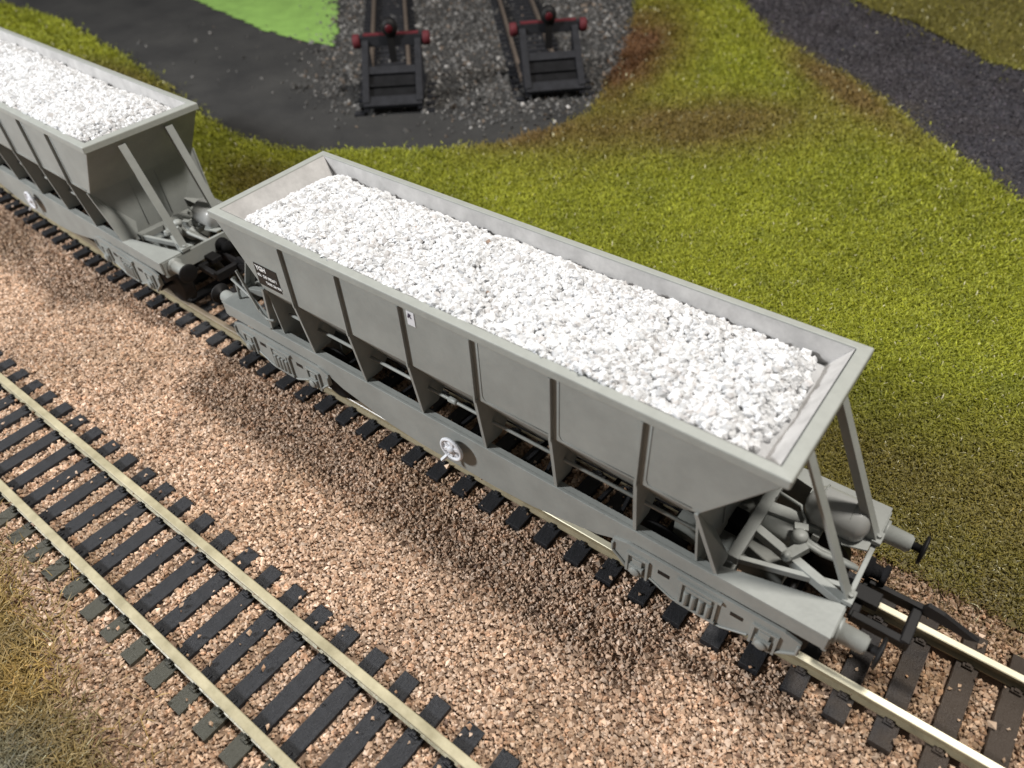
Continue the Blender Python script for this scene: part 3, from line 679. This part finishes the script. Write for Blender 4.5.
    mb.tube([(-7.05, -1.12, FT), (-7.0, -1.1, 2.45)], .035, 8); mb.bar((-6.1, -1.46, 3.2), (-5.7, -1.46, 2.25), .05, .05); mb.build('handrail', G, root)
    # white hand wheel on each side
    for s in (-1, 1):
        c_ = (.07 if s < 0 else -.07, s*1.62, 1.45)
        mb = MB(); ax = (0, 1, 0)
        mb.torus(c_, ax, .25, .04); mb.lathe((c_[0], s*1.45, c_[2]), (0, s, 0), [(0, .05), (.14, .05), (.15, .09), (.22, .08)], 14)
        for k in range(3):
            t = k*math.pi/3+.4; d = Vector((math.cos(t), 0, math.sin(t)))*.235
            mb.bar(Vector(c_)-d, Vector(c_)+d, .07, .03, (0, 1, 0))
        mb.lathe((c_[0], c_[1]-s*.02, c_[2]), (0, s, 0), [(0, .235), (.015, .235)], 20)
        mb.bar((c_[0]-.1, c_[1]-s*.02, c_[2]-.2), (c_[0]-.2, c_[1]+s*.12, c_[2]-.34), .07, .05); mb.build('hand_wheel', M['white'], root)
    # data panel and tie label
    for s in (-1, 1):
        if s > 0: continue
        mb = MB(); mb.add([(-5.13, -1.535, 3.83), (-4.40, -1.535, 3.83), (-4.40, -1.535, 3.29), (-5.13, -1.535, 3.29), (-5.13, -1.54, 3.83), (-4.40, -1.54, 3.83), (-4.40, -1.54, 3.29), (-5.13, -1.54, 3.29)], [(0,1,2,3),(4,5,6,7),(0,1,5,4),(1,2,6,5),(2,3,7,6),(3,0,4,7)])
        dp = mb.build('data_panel', M['panel'], root); tag(dp, 'black panel with white lettering')
        tree_text('YGH', 'lettering', .155, (-5.08, -1.545, 3.68), M['letter'], dp, .006)
        tree_text('40t  DB 982671', 'lettering', .098, (-5.09, -1.545, 3.525), M['letter'], dp, .003)
        tree_text('TARE 23t 950', 'lettering', .085, (-4.86, -1.545, 3.385), M['letter'], dp, .003)
        mb = MB(); mb.box(-.64, -.46, -1.541, -1.532, 4.2, 4.50); lb = mb.build('tie_label', M['white'], root)
        mb = MB(); mb.bar((-.575, -1.545, 4.46), (-.605, -1.545, 4.36), .03, .006, (0, 1, 0)); mb.bar((-.54, -1.545, 4.45), (-.57, -1.545, 4.40), .022, .006, (0, 1, 0)); mb.bar((-.57, -1.545, 4.41), (-.53, -1.545, 4.36), .022, .006, (0, 1, 0)); mb.build('label_mark', M['ink'], lb)
    return root
M['tankgrey'] = mat('satin_grey_tank', (.31, .315, .305), .3, var=.05, scale=2)
wag = make_wagon()
XC = -1.994
wag.location = (XC, -.02, 0); wag.rotation_euler = (0, 0, -.0027)
tag(wag, 'grey model hopper wagon fully in view, nearest the camera, heaped with white stones', 'hopper wagon', 'loaded hopper wagons on the main track')
wag2 = copy_tree(wag); wag2.location = (-19.39, .30, 0); wag2.rotation_euler = (0, 0, -.030)
tag(wag2, 'grey hopper wagon coupled behind, cut off by the left edge of the photo', 'hopper wagon')

# ------------------------------------------------------------------ white stone loads
def load(name, label, loc, rz, seed):
    xs = np.linspace(-5.62, 5.72, 120); ys = np.linspace(-1.40, 1.38, 36)
    def h(x, y):
        # heaped: edges drop off at the far side and the ends, the near side laps the rim
        e = np.clip((5.78-np.abs(x-.03))/.7, 0, 1); e = e**.55
        f = np.clip((1.40-y)/.75, 0, 1)**.6; g_ = np.clip((1.75+y)/.35, 0, 1)**.6
        # left corners of the heap are cut back
        b = 4.26+.44*e*f*g_+.30*(fbm(x, y, 1.5, seed)-.5)*e*f+.15*(fbm(x, y, .45, seed+1)-.5)
        return b
    V, F = grid_mesh(xs, ys, lambda X, Y: h(X, Y)-.06)
    F3 = np.concatenate([F[:, [0, 1, 2]], F[:, [0, 2, 3]]]); T0 = np.full((len(V), 3), .7)  # base toned darker than the stones, painting the shade in their gaps
    n = 22000; x = rng.uniform(-5.6, 5.68, n); y = rng.uniform(-1.40, 1.36, n)
    lim = 5.68-.22*np.abs(y/1.4)**2-.14*fbm(x, y, .9, seed+3)
    lim = np.where(x < 0, lim+.0, lim)
    ok = (np.abs(x) < lim) & (y < 1.38-.22*fbm(x, y, 1.1, seed+6))
    x, y = x[ok], y[ok]; n = len(x)
    R_ = rng.lognormal(math.log(.049), .3, n).clip(.022, .095)
    z = h(x, y)+rng.uniform(-.04, .02, n)
    c = np.ones((n, 3))*rng.normal(1, .11, (n, 1)).clip(.6, 1.35)
    p = fbm(x, y, 1.3, seed+9); k = rng.random(n)
    c[(k < .03+.07*(p > .6))] *= (.82, .79, .77); c[k > .9995] *= (.5, .36, .28)
    Vs, Fs, Ts = stones(np.stack([x, y, z], 1), R_, c)
    o = np_mesh(name, np.concatenate([V, Vs]), np.concatenate([F3, Fs+len(V)]), M['stone'], np.concatenate([T0, Ts]))
    o.location = loc; o.rotation_euler = (0, 0, rz)
    return tag(o, label, 'stone load', kind='stuff')
load('stone_load', 'heap of crushed white stones filling the nearest, fully visible hopper wagon', wag.location, -.0027, 101)
load('stone_load', 'white stones filling the rear wagon at the left edge', wag2.location, -.030, 202)
